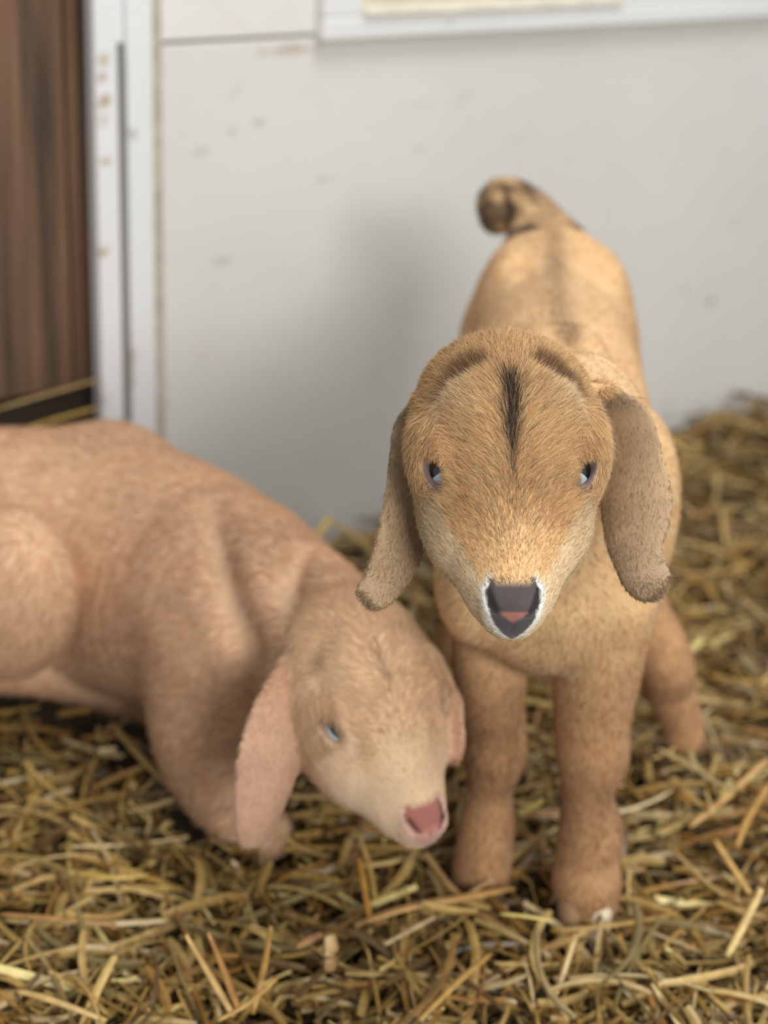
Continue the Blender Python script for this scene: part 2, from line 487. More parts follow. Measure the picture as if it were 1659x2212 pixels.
def kid_flow(K, gen):
    def flow(p, L, nn):
        h = head_zone(K, p)[:, None]
        d = head_flow(K, L) * h + gen(p, nn) * (1 - h)
        z, T, _ = ear_zone(K, p)
        for e in K.ears:
            g = np.exp(-((np.linalg.norm(p - e.p[0], axis=1) / 0.016) ** 2))[:, None] * 1.0; d = d * (1 - g) + e.T[1] * g
        d[z > 0] = T[z > 0]
        return d
    return flow

M_SKIN = mat_skin('short_hide'); M_HAIR = mat_hair('kid_hair')
KM = dict(skin=M_SKIN,
          sclera=mat_plain('eye_white', lin(150, 150, 155), 0.12, 0.05, 200, 0.5, 0.6),
          iris=mat_plain('pale_blue_iris', lin(186, 202, 212), 0.12, 0.15, 900, 0.5, 0.8),
          pupil=mat_plain('black_pupil', (0.004, 0.005, 0.008), 0.06, 0.0, 50, 0.5, 1.0))
M_HOOF = mat_skin('kid_hoof_horn', 0.5)

def make_hoof(name, foot, fwd_dir, lat, root, size=1.0, cols=((150, 122, 92), (150, 122, 92))):
    """Cloven hoof: two claws side by side under the foot."""
    foot = np.asarray(foot, float); u = unit(fwd_dir); l = unit(lat); up = np.cross(l, u); up = up if up[2] > 0 else -up
    c = foot
    F = Field(*[np.arange(c[i] - 0.034 * size, c[i] + 0.034 * size, 0.0011) for i in range(3)])
    for sg in (-1, 1):
        q = c + l * sg * 0.0078 * size
        F.put(Sweep([q - u * 0.010 * size + up * 0.010, q + u * 0.003 * size + up * 0.002, q + u * 0.016 * size - up * 0.008 - l * sg * 0.001],
                    np.array([(0.0078, 0.010), (0.0076, 0.0095), (0.0050, 0.0045)]) * size, wdir=l), 0.0015)
    V, Fc = F.mesh()
    pos = ((V - c) @ l > 0)[:, None]
    o = mesh_np('hoof', V, Fc, M_HOOF, None, True, np.where(pos, np.array(lin(*cols[1])), np.array(lin(*cols[0])))); adopt(o, root); return o

# ------------------------------------------------------------------ the standing kid
A = Kid(); A.root = empty('goat_kid', (0.10, 0.98, 0.0))
A.F = Field(axis([(-0.030, 0.0012), (0.145, 0.002), 0.225]), axis([(0.640, 0.00105), (0.825, 0.0026), 1.300]), axis([(0.000, 0.0024), (0.245, 0.00115), (0.445, 0.002), 0.47]))
A.O, A.R = head_frame(1109, 1050, 0.755, 0.0, 0.0, math.radians(17))
A.gaze = (0.0, 0.0); A.pupil = (0.46, 1.1, -0.19, 0.0)
def kid_a_body(K):
    F = K.F
    sp = [(.114, 1.235, .318), (.111, 1.185, .300), (.108, 1.09, .283), (.101, .99, .270), (.096, .92, .268), (.094, .872, .275)]
    F.put(Sweep(sp, [(.030, .034), (.047, .060), (.056, .072), (.062, .080), (.052, .074), (.040, .055)], cap=0.03), 0.03)
    F.put(Sweep([(.094, .905, .285), (.0945, .862, .322), (.0945, .828, .345)] + [K.H(0, -2.2, -6.8)], [(.048, .055), (.040, .046), (.035, .042), (.033, .035)]), 0.025)
    F.put(Ell((.094, .868, .238), (.043, .038, .048)), 0.02)
    F.put(Ell(P(1016, 1235, .950), (.019, .033, .038)), 0.025)
    F.put(Ell(P(1385, 1080, 1.0), (.018, .05, .045)), 0.025)
    for sg in (-1, 1):
        F.put(Ell((.098 + sg * .036, .925, .255), (.026, .044, .068)), 0.02)          # shoulder
        F.put(Ell((.098 + sg * .012, .955, .345), (.012, .035, .016)), 0.02)          # withers
        F.put(Ell((.111 + sg * .030, 1.165, .288), (.026, .052, .068)), 0.02)         # haunch
        F.put(Ell((.112 + sg * .026, 1.145, .338), (.012, .022, .014)), 0.016)        # hip bone
    F.put(Ell((.112, 1.185, .338), (.030, .035, .026)), 0.02)
    # hollow between ribs and hip
    F.put(Ell((.142, 1.115, .372), (.010, .028, .014)), 0.02, carve=True)
    F.put(Ell((.078, 1.115, .372), (.008, .024, .012)), 0.02, carve=True)
    w_ = RGT
    # fore legs
    rl = [(1318, 1290, .965, .027), (1296, 1400, .985, .0262), (1286, 1480, 1.0, .0245), (1280, 1560, 1.01, .0218), (1280, 1635, 1.018, .0212), (1270, 1715, 1.025, .0155), (1275, 1790, 1.033, .0190), (1268, 1850, 1.04, .0187), (1267, 1905, 1.044, .0208), (1270, 1942, 1.047, .0185)]
    ll = [(1078, 1310, .985, .024), (1062, 1400, 1.0, .0225), (1060, 1500, 1.015, .0200), (1068, 1570, 1.027, .0185), (1070, 1630, 1.036, .0185), (1058, 1705, 1.045, .0140), (1052, 1780, 1.052, .0165), (1045, 1840, 1.060, .0172), (1040, 1885, 1.066, .0178), (1040, 1915, 1.069, .014)]
    K.feet = []
    for leg in (rl, ll):
        a = np.array([np.append(P(*q[:3]), [q[3], q[3] * 1.05]) for q in leg])
        F.put(Sweep(a[:, :3], a[:, 3:], wdir=w_), 0.012)
        K.feet.append(a[-1, :3])
    # hind legs: thigh, stifle, hock, shank
    for sg, pts in ((1, [(.136, 1.175, .285, .036), (.150, 1.125, .215, .031), (.156, 1.135, .160, .021), tuple(P(1425, 1400, 1.150)) + (.0185,), tuple(P(1446, 1480, 1.165)) + (.0175,), tuple(P(1470, 1550, 1.175)) + (.0145,), tuple(P(1478, 1590, 1.18)) + (.014,)]),
                    (-1, [(.086, 1.175, .285, .036), (.076, 1.125, .215, .030), (.066, 1.145, .160, .020), (.062, 1.185, .120, .016), (.060, 1.170, .080, .0135), (.060, 1.160, .045, .0145), (.060, 1.150, .028, .015)])):
        a = np.array(pts); F.put(Sweep(a[:, :3], a[:, 3], wdir=w_), 0.014); K.feet.append(a[-1, :3])
    # tail
    t = np.array([np.append(P(*q[:3]), q[3:]) for q in [(1175, 520, 1.225, .023, .023), (1142, 476, 1.235, .0215, .021), (1112, 446, 1.24, .0190, .0190), (1090, 436, 1.242, .0175, .0175), (1078, 446, 1.240, .0165, .0165), (1074, 466, 1.236, .0130, .0130)]])
    F.put(Sweep(t[:, :3], t[:, 3:], wdir=UPV), 0.018)
    K.tail = Sweep(t[:, :3], t[:, 3:] * 1.25, wdir=UPV)
def ear(K, pts, phi, cup, th=0.0024):
    a = np.array([np.append(P(q[0], q[1], q[2]), [q[3] / FPX * q[2] / max(math.cos(math.radians(phi)), .3), th]) for q in pts])
    wd = math.cos(math.radians(phi)) * RGT + math.sin(math.radians(phi)) * FWD
    e = Sweep(a[:, :3], a[:, 3:], wdir=wd, cup=cup, n=(len(pts) - 1) * 6 + 1); K.ears.append(e); return e
A.ears = []; A.cr = .9
head_prims(A); kid_a_body(A)
def ears_a(K):
    L_ = [(925, 862, .800, 22), (898, 905, .822, 36), (890, 960, .826, 43), (889, 1030, .826, 48), (884, 1100, .824, 52), (872, 1165, .820, 52), (850, 1222, .814, 46), (820, 1268, .806, 36), (794, 1294, .798, 26)]
    R_ = [(1296, 838, .800, 22), (1340, 880, .820, 42), (1360, 940, .826, 52), (1362, 1010, .828, 64), (1366, 1075, .826, 70), (1370, 1140, .822, 64), (1374, 1192, .816, 48), (1388, 1234, .808, 42), (1408, 1264, .798, 38), (1420, 1278, .794, 22)]
    K.F.put(ear(K, L_, 38, -9.0), 0.005)
    K.F.put(ear(K, R_, -38, -9.0), 0.005)
ears_a(A)

TAN = np.array(lin(227, 190, 141)); PALE = np.array(lin(240, 216, 180)); WHITE = np.array(lin(246, 242, 232)); DARK = np.array(lin(66, 58, 58))
def muz_v(L): return math.cos(math.radians(17)) * L[:, 1] - math.sin(math.radians(17)) * L[:, 2]
def muz_w(v): return np.interp(v, [4.0, 4.28, 4.55, 5.05, 5.65, 6.05, 6.46, 6.7, 6.9], [0.9, 1.05, 1.24, 1.20, 1.0, .80, .45, .1, -.3])
def face_marks(K, L, col, nose, lipc, pale, white, orange, groove, h):
    x, s_, f = L.T; ax = np.abs(x)
    A3 = np.stack([ax, s_, f], 1)
    m = sm(-.25, .2, ax - (2.75 - .46 * (s_ - 1.0))) * sm(-0.4, 0.5, s_) * sm(-6.5, -5, f); col = lay(col, m * 0.8 * h, pale)
    col = lay(col, blob(A3, (3.2, -2.4, -2.0), (0.8, 1.2, 2.0)) * 0.6 * h, orange)
    col = lay(col, blob(A3, (1.95, 0.3, -1.6), (0.4, 1.7, 2.0)) * 0.35 * h, orange)
    cd_ = np.minimum(K.crease[0].dist(K.O + 0.01 * (L @ K.R)), K.crease[1].dist(K.O + 0.01 * (L @ K.R)))
    col = lay(col, blob(A3, (1.9, -3.9, -1.0), (0.9, 0.8, 2.0)) * 0.50 * h, pale)
    col = lay(col, sm(.0045, .0005, cd_) * K.cr * h, orange * 0.42)  # shade in the horn-bud folds, painted into the coat
    lowr = np.minimum(K.crease[0].dist(K.O + 0.01 * ((L - [0, .75, 0]) @ K.R)), K.crease[1].dist(K.O + 0.01 * ((L - [0, .75, 0]) @ K.R)))
    col = lay(col, sm(.0030, .0, lowr) * .65 * K.cr * h, pale)
    g = np.exp(-(x / 0.15) ** 2) * sm(-5.2, -4.6, s_) * sm(-1.2, -2.2, s_); col = lay(col, np.clip(g, 0, 1) * h * .7, groove)
    g = np.exp(-(x / 0.13) ** 2) * sm(-2.4, -1.8, s_) * sm(0.4, -0.8, s_); col = lay(col, g * 0.5 * h, groove * 1.7)
    # muzzle: white rim, nose leather, lip and the pink middle
    v = muz_v(L); w_ = muz_w(v)
    col = lay(col, sm(0.34, 0.10, ax - w_) * sm(3.7, 4.2, v) * sm(.0, .35, ax - .75 * sm(4.6, 4.2, v)) * h, white)
    nm = sm(4.0, 4.45, v + .25 * sm(.6, 1.2, ax)) * sm(0.03, -0.05, ax - w_) * h
    col = lay(col, nm, nose)
    lp = nm * sm(5.45, 5.65, v + .8 * np.clip(ax - .45, 0, 1)); col = lay(col, lp, lipc)
    col = lay(col, sm(.0006, -.0002, np.min([c_.dist(K.O + 0.01 * (L @ K.R)) for c_ in K.cuts], axis=0)) * h, nose * .25)  # inside of the cuts painted near black for their depth shade
    pk = nm * sm(.08, -.08, ax - .62 * np.clip(1 - (v - 5.55) / .42, 0, 1)) * sm(5.42, 5.55, v); col = lay(col, pk * .85, K.pink)
    return col
def colour_a(V, L):
    K = A; h = head_zone(K, V); n1 = wav(V, 90, 5); n2 = wav(V, 240, 6)
    col = np.tile(TAN, (len(V), 1)) * (1 + 0.06 * n1 + 0.04 * n2)[:, None]
    body = 1 - h
    z = V[:, 2]; y = V[:, 1]
    sx = .109 + (y - 1.15) * 0.03
    col = lay(col, np.exp(-((V[:, 0] - sx + .002) / .008) ** 2) * (z > .3) * body * sm(.9, .95, y) * (0.7 + 0.12 * n1), lin(150, 116, 82))
    col = lay(col, body * sm(.25, .14, z) * 0.8, lin(180, 136, 96))  # browner shins, partly the shade below the head painted in
    td = K.tail.dist(V.astype(float)) if True else 0
    onT = (td < 0.003) * sm(0, 1, np.abs(V[:, 0] - .11) / .02)
    col = lay(col, onT * np.clip(0.70 + 0.7 * n2, 0, 0.95), lin(84, 64, 46))
    col = lay(col, body * np.exp(-((z - .098) / .016) ** 2) * (y < 1.0) * .45, lin(120, 84, 56)); col = lay(col, body * np.exp(-((z - .14) / .03) ** 2) * (y < 1.0) * (V[:, 0] < .085) * .4, lin(120, 84, 56))  # darker fur below the knees; left leg's shade partly painted in
    col = face_marks(K, L, col, np.array(lin(84, 76, 76)), np.array(lin(84, 80, 82)), PALE, WHITE, np.array(lin(206, 156, 104)), np.array(lin(74, 55, 40)), h)
    ez, _, par = ear_zone(K, V)
    col = lay(col, ez * (0.85 - 0.1 * n1), lin(172, 148, 120))
    # bare lids, mauve grey under the eye
    for (c, out, lon, sho) in K.eyes:
        q = L - (c + out * 1.0)
        a, b = q @ lon, q @ sho
        r = np.sqrt(((a - 0.24) / 0.93) ** 2 + (b / 0.60) ** 2)
        col = lay(col, sm(1.15, 0.85, r) * (np.abs(q @ out) < 0.8) * 0.9, lin(96, 78, 92))
    return col, None
A.colour = colour_a; A.pink = lin(176, 116, 104)
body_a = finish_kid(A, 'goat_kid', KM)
tag(A.root, 'standing tan goat kid facing the camera with long drooping ears and a dark grey nose', 'goat')
for i, fp in enumerate(A.feet):
    make_hoof('hoof', fp + np.array([-.003, (-.010, -.008, .01, .01)[i], (-.005, -.010, -.034, -.034)[i]]), (0.05, -1, -0.25), (1, 0, 0), A.root, 1.05 if i < 2 else 0.9, ((150, 118, 86), (222, 206, 182)) if i == 0 else ((120, 96, 72),) * 2)

def eye_clear(K, L):
    m = np.ones(len(L))
    for (c, out, lon, sho) in K.eyes:
        q = L - (c + out * 1.0); r = np.sqrt(((q @ lon - .08) / 0.98) ** 2 + ((q @ sho) / 0.56) ** 2)
        m = np.where((r < 1.0) & (np.abs(q @ out) < 0.9), 0, m)
        m = np.where(np.linalg.norm(L - c, axis=1) < 1.12, 0, m)
    return m
def nose_bare(L):
    v = muz_v(L); inside = sm(4.25, 4.5, v + np.random.default_rng(1).normal(0, .08, len(v))) * (np.abs(L[:, 0]) < muz_w(v) + .02); return 1 - inside
def gen_a(p, nn):
    leg = sm(.22, .15, p[:, 2])[:, None]
    b = np.array([0, .8, -.55]) * (1 - leg) + np.array([0, .1, -1]) * leg
    return np.tile(b, 1) if b.ndim == 2 else b
def K_ears(K): return K.ears
def len_a(p, L):
    h = head_zone(A, p); ez, _, par = ear_zone(A, p)
    s_ = L[:, 1]
    hl = 0.0022 + 0.0052 * sm(3.5, -3.0, s_) + 0.0008 * sm(5.5, 4.0, s_)
    gl = np.exp(-(L[:, 0] / 0.9) ** 2) * sm(-6, -5, s_) * sm(-0.5, -2, s_); hl = hl + 0.002 * gl
    b = 0.004 + 0.0025 * sm(9, 16, np.linalg.norm(L, axis=1))
    o = hl * h + b * (1 - h)
    for e in K_ears(A): o = o * (1 - .6 * np.exp(-((np.linalg.norm(p - e.p[3], axis=1) / .017) ** 2)))
    for (c, out, lon, sho) in A.eyes: o = o * (1 - .72 * np.exp(-((np.linalg.norm(L - c - out, axis=1) / 1.0) ** 4)))
    return np.where(ez > 0, 0.0042, o)
def ticks_a(p, L, col, r):
    s_ = L[:, 1]; x = np.abs(L[:, 0]); h = head_zone(A, p)
    pr = 0.20 * np.exp(-(x / 1.1) ** 2) * sm(-1.5, 0.5, s_) * h + 0.05 * h + 0.04
    ez, _, _ = ear_zone(A, p); pr = pr + 0.15 * ez
    m = r.random(len(p)) < pr
    gr = 0.9 * np.exp(-(L[:, 0] / (.10 + .10 * sm(-1.5, -3.5, s_))) ** 2) * sm(-5.5, -4.3, s_) * sm(0.6, -2.6, s_) * h
    gm = r.random(len(p)) < gr; col = np.where(gm[:, None], np.array(lin(70, 52, 38)) * r.uniform(.6, 1.5, (len(p), 1)), col)
    col = np.where(m[:, None], col * np.where(ez > 0, r.uniform(.5, .85, len(p)), r.uniform(0.25, 0.6, len(p)))[:, None], col)
    m2 = (r.random(len(p)) < 0.10 * h + 0.12 * ez); col = np.where(m2[:, None] & ~m[:, None], np.minimum(col * 1.35 + 0.03, 0.95), col)
    return col
A.ticks = ticks_a
NH = 1.12
if FUR:
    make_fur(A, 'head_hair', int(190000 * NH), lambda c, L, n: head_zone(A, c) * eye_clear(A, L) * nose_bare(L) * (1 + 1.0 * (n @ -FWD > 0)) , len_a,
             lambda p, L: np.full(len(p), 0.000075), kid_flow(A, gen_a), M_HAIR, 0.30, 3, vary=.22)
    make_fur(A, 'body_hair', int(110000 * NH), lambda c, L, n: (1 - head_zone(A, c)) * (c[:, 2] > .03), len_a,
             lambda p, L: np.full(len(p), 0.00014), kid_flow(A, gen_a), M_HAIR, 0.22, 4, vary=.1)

# ------------------------------------------------------------------ the lying kid
B = Kid(); B.root = empty('goat_kid', (-0.10, 1.0, 0.0))
B.F = Field(axis([(-0.44, 0.0028), (-0.12, 0.0019), 0.085]), axis([(0.78, 0.0017), (1.00, 0.0026), 1.31]), axis([(0.0, 0.0021), 0.285]))
B.O, B.R = head_frame(874, 1574, 0.936, math.radians(15), math.radians(24), math.radians(14))
B.gaze = (0.1, -0.1); B.pupil = (0.6, 0.25, -0.05, 0.0)
B.ears = []; B.cr = .12
head_prims(B)
def kid_b_body(K):
    F = K.F
    T_ = [(-330, 1180, 1.245, .070, .072), (-120, 1180, 1.245, .078, .082), (60, 1190, 1.24, .082, .088), (250, 1218, 1.23, .083, .089), (400, 1275, 1.19, .080, .084), (510, 1335, 1.14, .070, .074), (600, 1390, 1.09, .054, .056)]
    a = np.array([np.append(P(*q[:3]), q[3:]) for q in T_])
    F.put(Sweep(a[:, :3], a[:, 3:], wdir=FWD, cap=.04), 0.03)
    n_ = np.array([np.append(P(*q[:3]), q[3]) for q in [(500, 1290, 1.13, .056), (620, 1340, 1.08, .048), (730, 1400, 1.03, .040)]] + [np.append(K.H(0, -2.6, -6.2), .036)])
    F.put(Sweep(n_[:, :3], n_[:, 3]), 0.03)
    F.put(Ell(P(560, 1370, 1.085), (.040, .045, .056)), 0.016)                          # shoulder blade
    f_ = np.array([np.append(P(*q[:3]), q[3:]) for q in [(500, 1420, 1.10, .050, .05), (462, 1540, 1.11, .043, .045), (468, 1650, 1.115, .034, .036), (515, 1745, 1.115, .025, .026), (570, 1800, 1.11, .018, .018)]])
    F.put(Sweep(f_[:, :3], f_[:, 3:]), 0.02)
    F.put(Ell(P(22, 1282, 1.112), (.043, .040, .058)), 0.008)                         # folded stifle
    h_ = np.array([np.append(P(*q[:3]), q[3]) for q in [(-40, 1330, 1.15, .035), (-60, 1420, 1.17, .022), (60, 1452, 1.20, .015), (190, 1485, 1.235, .0125), (300, 1522, 1.245, .012), (360, 1550, 1.245, .011)]])
    F.put(Sweep(h_[:, :3], h_[:, 3]), 0.01)
    # far hip
    F.put(Ell(P(250, 1010, 1.26), (.036, .03, .030)), 0.03)
    def ray(px, py):
        zc = 0.9
        while zc < 1.4:
            p = P(px, py, zc); i = tuple(int(np.clip(np.searchsorted(a, q), 0, len(a) - 1)) for a, q in zip(F.ax, p))
            if F.f[i] < 0.0: return p
            zc += .002
        return P(px, py, 1.2)
    for cr, rad in (([(455, 1090), (470, 1200), (500, 1320), (545, 1440), (560, 1540)], [.002, .0045, .0055, .005, .002]),
                    ([(650, 1190), (622, 1270), (600, 1350), (590, 1430)], [.002, .004, .0045, .002]),
                    ):
        F.put(Sweep([ray(*q) for q in cr], np.array(rad)), 0.022, carve=True)
    K.hf = h_[-1, :3]; K.ff = f_[-1, :3]
kid_b_body(B)
def ears_b(K):
    N_ = [(640, 1440, .965, 26), (622, 1480, .955, 38), (608, 1540, .950, 55), (598, 1610, .950, 66), (588, 1680, .955, 66), (572, 1740, .96, 56), (556, 1790, .965, 42), (545, 1822, .97, 26)]
    R_ = [(946, 1468, .985, 14), (970, 1505, .985, 24), (975, 1560, .985, 25), (978, 1605, .985, 24), (978, 1635, .985, 16)]
    K.F.put(ear(K, N_, 38, -13.0, .003), 0.006)
    K.F.put(ear(K, R_, -55, 0.0, .003), 0.006)
ears_b(B)
def colour_b(V, L):
    K = B; h = head_zone(K, V); n1 = wav(V, 60, 15); n2 = wav(V, 200, 16)
    col = np.tile(np.array(lin(220, 183, 148)), (len(V), 1)) * (1 + 0.07 * n1 + 0.03 * n2)[:, None]
    col = lay(col, h * 0.6, lin(234, 208, 172))
    col = face_marks(K, L, col, np.array(lin(166, 108, 98)), np.array(lin(216, 164, 152)), np.array(lin(232, 204, 172)), np.array(lin(226, 192, 170)), np.array(lin(188, 140, 94)), np.array(lin(172, 138, 104)), h)
    x, s_, f = L.T
    ez, _, par = ear_zone(K, V); col = lay(col, ez * 0.8, lin(206, 164, 138)); col = lay(col, ez * sm(.45, .1, par) * .6, lin(160, 116, 84))
    for (c, out, lon, sho) in K.eyes:
        q = L - (c + out * 1.0); r = np.sqrt(((q @ lon) / 1.1) ** 2 + ((q @ sho) / 0.6) ** 2)
        col = lay(col, sm(1.1, 0.8, r) * (np.abs(q @ out) < 0.8) * 0.6, lin(150, 112, 100))
    return col, None
B.colour = colour_b; B.pink = lin(200, 130, 120)
body_b = finish_kid(B, 'goat_kid', KM)
tag(B.root, 'pale tan goat kid lying in the straw with a pink nose and lowered head', 'goat')
make_hoof('hoof', B.hf + np.array([.012, -.004, 0]), (0.9, -0.4, -0.1), (0.3, 0.9, 0), B.root, 0.8)
def gen_b(p, nn):
    return np.tile(unit(P(100, 1200, 1.24) - P(500, 1260, 1.14)) * .8 + np.array([0, 0, -.6]), (len(p), 1))
def len_b(p, L):
    h = head_zone(B, p); ez, _, _ = ear_zone(B, p)
    return np.where(ez > 0, 0.0045, (0.003 + 0.004 * sm(3, -3, L[:, 1])) * h + 0.008 * (1 - h))
if FUR:
    make_fur(B, 'head_hair', int(50000 * NH), lambda c, L, n: head_zone(B, c) * eye_clear(B, L) * nose_bare(L), len_b,
             lambda p, L: np.full(len(p), 0.00014), kid_flow(B, gen_b), M_HAIR, 0.28, 5, vary=.1)
    make_fur(B, 'body_hair', int(90000 * NH), lambda c, L, n: (1 - head_zone(B, c)) * (c[:, 2] > .02), len_b,
             lambda p, L: np.full(len(p), 0.00018), kid_flow(B, gen_b), M_HAIR, 0.25, 6, vary=.1)
# ------------------------------------------------------------------ setting: walls, trim, window, ground
W0 = np.array([0.0, 1.49, 0.0]); AZ = math.radians(36.0)
WU = np.array([math.cos(AZ), math.sin(AZ), 0.0]); WN = np.array([WU[1], -WU[0], 0.0])     # along the wall, out of it
def WP(u, z, t=0.0): return W0 + u * WU + t * WN + np.array([0, 0, z])
def wall_hit(px, py, t=0.0):
    d = FWD + (px - CXP) / FPX * RGT - (py - CYP) / FPX * UPV
    k = ((W0 + t * WN - CAM) @ WN) / (d @ WN); q = CAM + k * d
    return float((q - W0) @ WU), float(q[2])
def slab(name, u0, u1, z0, z1, t0, t1, mat, bev=0.0015, parent=None):
    V = [WP(u, z, t) for t in (t0, t1) for z in (z0, z1) for u in (u0, u1)]
    F = [(0, 1, 3, 2), (4, 6, 7, 5), (0, 4, 5, 1), (2, 3, 7, 6), (0, 2, 6, 4), (1, 5, 7, 3)]
    o = mesh_np(name, V, F, mat, None, False)
    if bev:
        b = o.modifiers.new('bevel', 'BEVEL'); b.width = bev; b.segments = 2; b.limit_method = 'NONE'
    if parent: adopt(o, parent)
    return o
def mat_white(name, base, stains=(), seed=0.0, dirt=0.35):
    m, nt, b = nmat(name)
    tc = N(nt, 'ShaderNodeTexCoord'); mp = N(nt, 'ShaderNodeMapping'); mp.inputs['Location'].default_value = (seed, seed, 0)
    nt.links.new(tc.outputs['Object'], mp.inputs[0]); v = mp.outputs[0]
    n1 = N(nt, 'ShaderNodeTexNoise', Scale=5.0, Detail=5.0, Roughness=0.6); nt.links.new(v, n1.inputs[0])
    r1 = ramp(nt, n1.outputs[0], [(0.3, tuple(np.array(base) * 0.93)), (0.65, base)])
    n2 = N(nt, 'ShaderNodeTexNoise', Scale=26.0, Detail=3.0, Roughness=0.5); nt.links.new(v, n2.inputs[0])
    r2 = ramp(nt, n2.outputs[0], [(0.66, (0, 0, 0)), (0.80, (dirt,) * 3)])
    c = mixc(nt, r2.outputs[0], r1.outputs[0], lin(128, 112, 92))
    for (p, rad, colr, amt) in stains:
        sub = N(nt, 'ShaderNodeVectorMath', operation='SUBTRACT'); nt.links.new(tc.outputs['Object'], sub.inputs[0]); sub.inputs[1].default_value = tuple(p)
        n3 = N(nt, 'ShaderNodeTexNoise', Scale=90.0, Detail=3.0); nt.links.new(tc.outputs['Object'], n3.inputs[0])
        dv = N(nt, 'ShaderNodeVectorMath', operation='DIVIDE'); nt.links.new(sub.outputs[0], dv.inputs[0]); dv.inputs[1].default_value = tuple(rad)
        ln = N(nt, 'ShaderNodeVectorMath', operation='LENGTH'); nt.links.new(dv.outputs[0], ln.inputs[0])
        ad = N(nt, 'ShaderNodeMath', operation='ADD'); nt.links.new(ln.outputs['Value'], ad.inputs[0]); nt.links.new(n3.outputs[0], ad.inputs[1])
        rr = ramp(nt, ad.outputs[0], [(0.55, (amt,) * 3), (1.0, (0, 0, 0))]); rr.color_ramp.elements[1].position = 1.0
        c = mixc(nt, rr.outputs[0], c, colr)
    nt.links.new(c, b.inputs['Base Color']); b.inputs['Roughness'].default_value = 0.5
    n4 = N(nt, 'ShaderNodeTexNoise', Scale=120.0, Detail=4.0); nt.links.new(tc.outputs['Object'], n4.inputs[0]); bump(nt, b, n4.outputs[0], 0.12, 0.002)
    return m
def ws(px, py, ru, rz, col, amt=0.5, t=0.0):
    u, z = wall_hit(px, py, t); p = WP(u, z, t); return (p, (ru * 0.0004, ru * 0.0004, rz * 0.0004), col, amt)
DK = lin(96, 84, 74); YB = lin(170, 138, 84)
stains = [ws(1535, 650, 60, 22, DK), ws(1480, 626, 30, 20, DK, .35), ws(700, 388, 60, 12, DK, .4), ws(478, 565, 60, 16, DK, .3), ws(560, 265, 40, 22, DK, .3),
          ws(500, 285, 40, 30, DK, .25), ws(1590, 480, 25, 22, DK, .25), ws(620, 108, 190, 26, YB, .55), ws(430, 330, 60, 30, DK, .18), ws(1120, 300, 90, 16, DK, .12), ws(900, 320, 70, 20, DK, .12), ws(345, 850, 60, 120, DK, .25), ws(435, 768, 20, 24, lin(160, 110, 80), .3), ws(900, 225, 200, 12, DK, .1)]
M_WALL = mat_white('painted_plywood', lin(226, 225, 220), stains, 0.0, 0.16)
M_BOARD = mat_white('painted_board', lin(236, 234, 228), [ws(462 + 9 * i, 5 + 8.4 * i, 9, 8, lin(176, 110, 96), .4) for i in range(9)], 3.0, 0.2)
M_FRAME = mat_white('painted_frame', lin(238, 239, 236), [ws(975, 48, 26, 16, lin(90, 84, 84), .6, .012)], 7.0, 0.05)
tst = [ws(224, y, 34, r, YB, a, .022) for y, r, a in ((130, 34, .6), (168, 30, .7), (215, 40, .8), (350, 26, .7), (545, 28, .65), (260, 40, .35))]
tst += [ws(285, 290, 30, 30, DK, .4, .014), ws(283, 800, 30, 160, YB, .6, .014), ws(222, 870, 60, 60, DK, .25, .022)]
M_TRIM = mat_white('painted_trim', lin(232, 235, 236), tst, 11.0, 0.12)
M_CREAM = mat_plain('cream_sill_paint', lin(236, 230, 212), 0.5)
M_GAP = mat_plain('dark_groove', lin(96, 98, 98), 0.8)
M_SHADE = mat_plain('tan_board', lin(205, 196, 176), 0.7)
M_SEAM = mat_plain('grimy_caulk', lin(182, 175, 158), 0.7, .2, 60)

uJ, _ = wall_hit(345, 500); uA, zS = wall_hit(500, 86); uW, zW = wall_hit(697, 95, .012)
def S_(o): o['kind'] = 'structure'; return o
wall = S_(slab('wall_back', uJ, 1.6, -0.02, zS - .0012, -0.03, 0.0, M_WALL))
slab('board', uJ, uW + .01, zS + .0012, 1.6, -0.03, 0.0005, M_BOARD, parent=wall)
slab('backing', uJ, 1.6, -0.02, 1.6, -0.06, -0.031, M_GAP, 0, parent=wall)
# window with its frame
_, zr0 = wall_hit(1000, 68, .012); 
zr0 = zW; ui0, zi = wall_hit(786, 32, .012); ui1, _ = wall_hit(1345, 2, .012)
win = S_(slab('window_1', uW, 1.6, zr0, zi, -0.02, 0.012, M_FRAME, 0.004))
slab('stile', uW, ui0, zi - .0008, 1.6, -0.02, 0.0118, M_FRAME, parent=win)
slab('stile', ui1, 1.6, zi - .0008, 1.6, -0.02, 0.0118, M_FRAME, parent=win)
slab('sill', ui0, ui1, zi - .001, zi + .006, -0.02, 0.016, M_CREAM, parent=win)
slab('shutter_board', ui0, ui1, zi + .006, 1.6, -0.028, -0.004, M_SHADE, parent=win)
# jamb trims left of the plywood
def ur(px, py=600, t=0.02): return wall_hit(px, py, t)[0]
a0, a1, b0, b1 = ur(212), ur(261), ur(281, t=.014), ur(336, t=.014)
S_(slab('trim_1', a0, a1, -.02, 1.6, 0.006, 0.022, M_TRIM, 0.002))
S_(slab('trim_2', b0, b1, -.02, 1.6, -0.04, 0.014, M_TRIM, 0.002))
S_(slab('trim_3', b1, uJ + .002, -.02, 1.6, -0.04, 0.002, M_SEAM, 0))
_, zc_ = wall_hit(268, 95, .012)
S_(slab('trim_4', a1 - .001, b0 + .001, zc_, 1.6, -0.04, 0.009, M_TRIM, 0.001))
S_(slab('trim_5', a1 - .010, b0 + .002, -.02, zc_, -0.05, -0.022, M_GAP, 0))
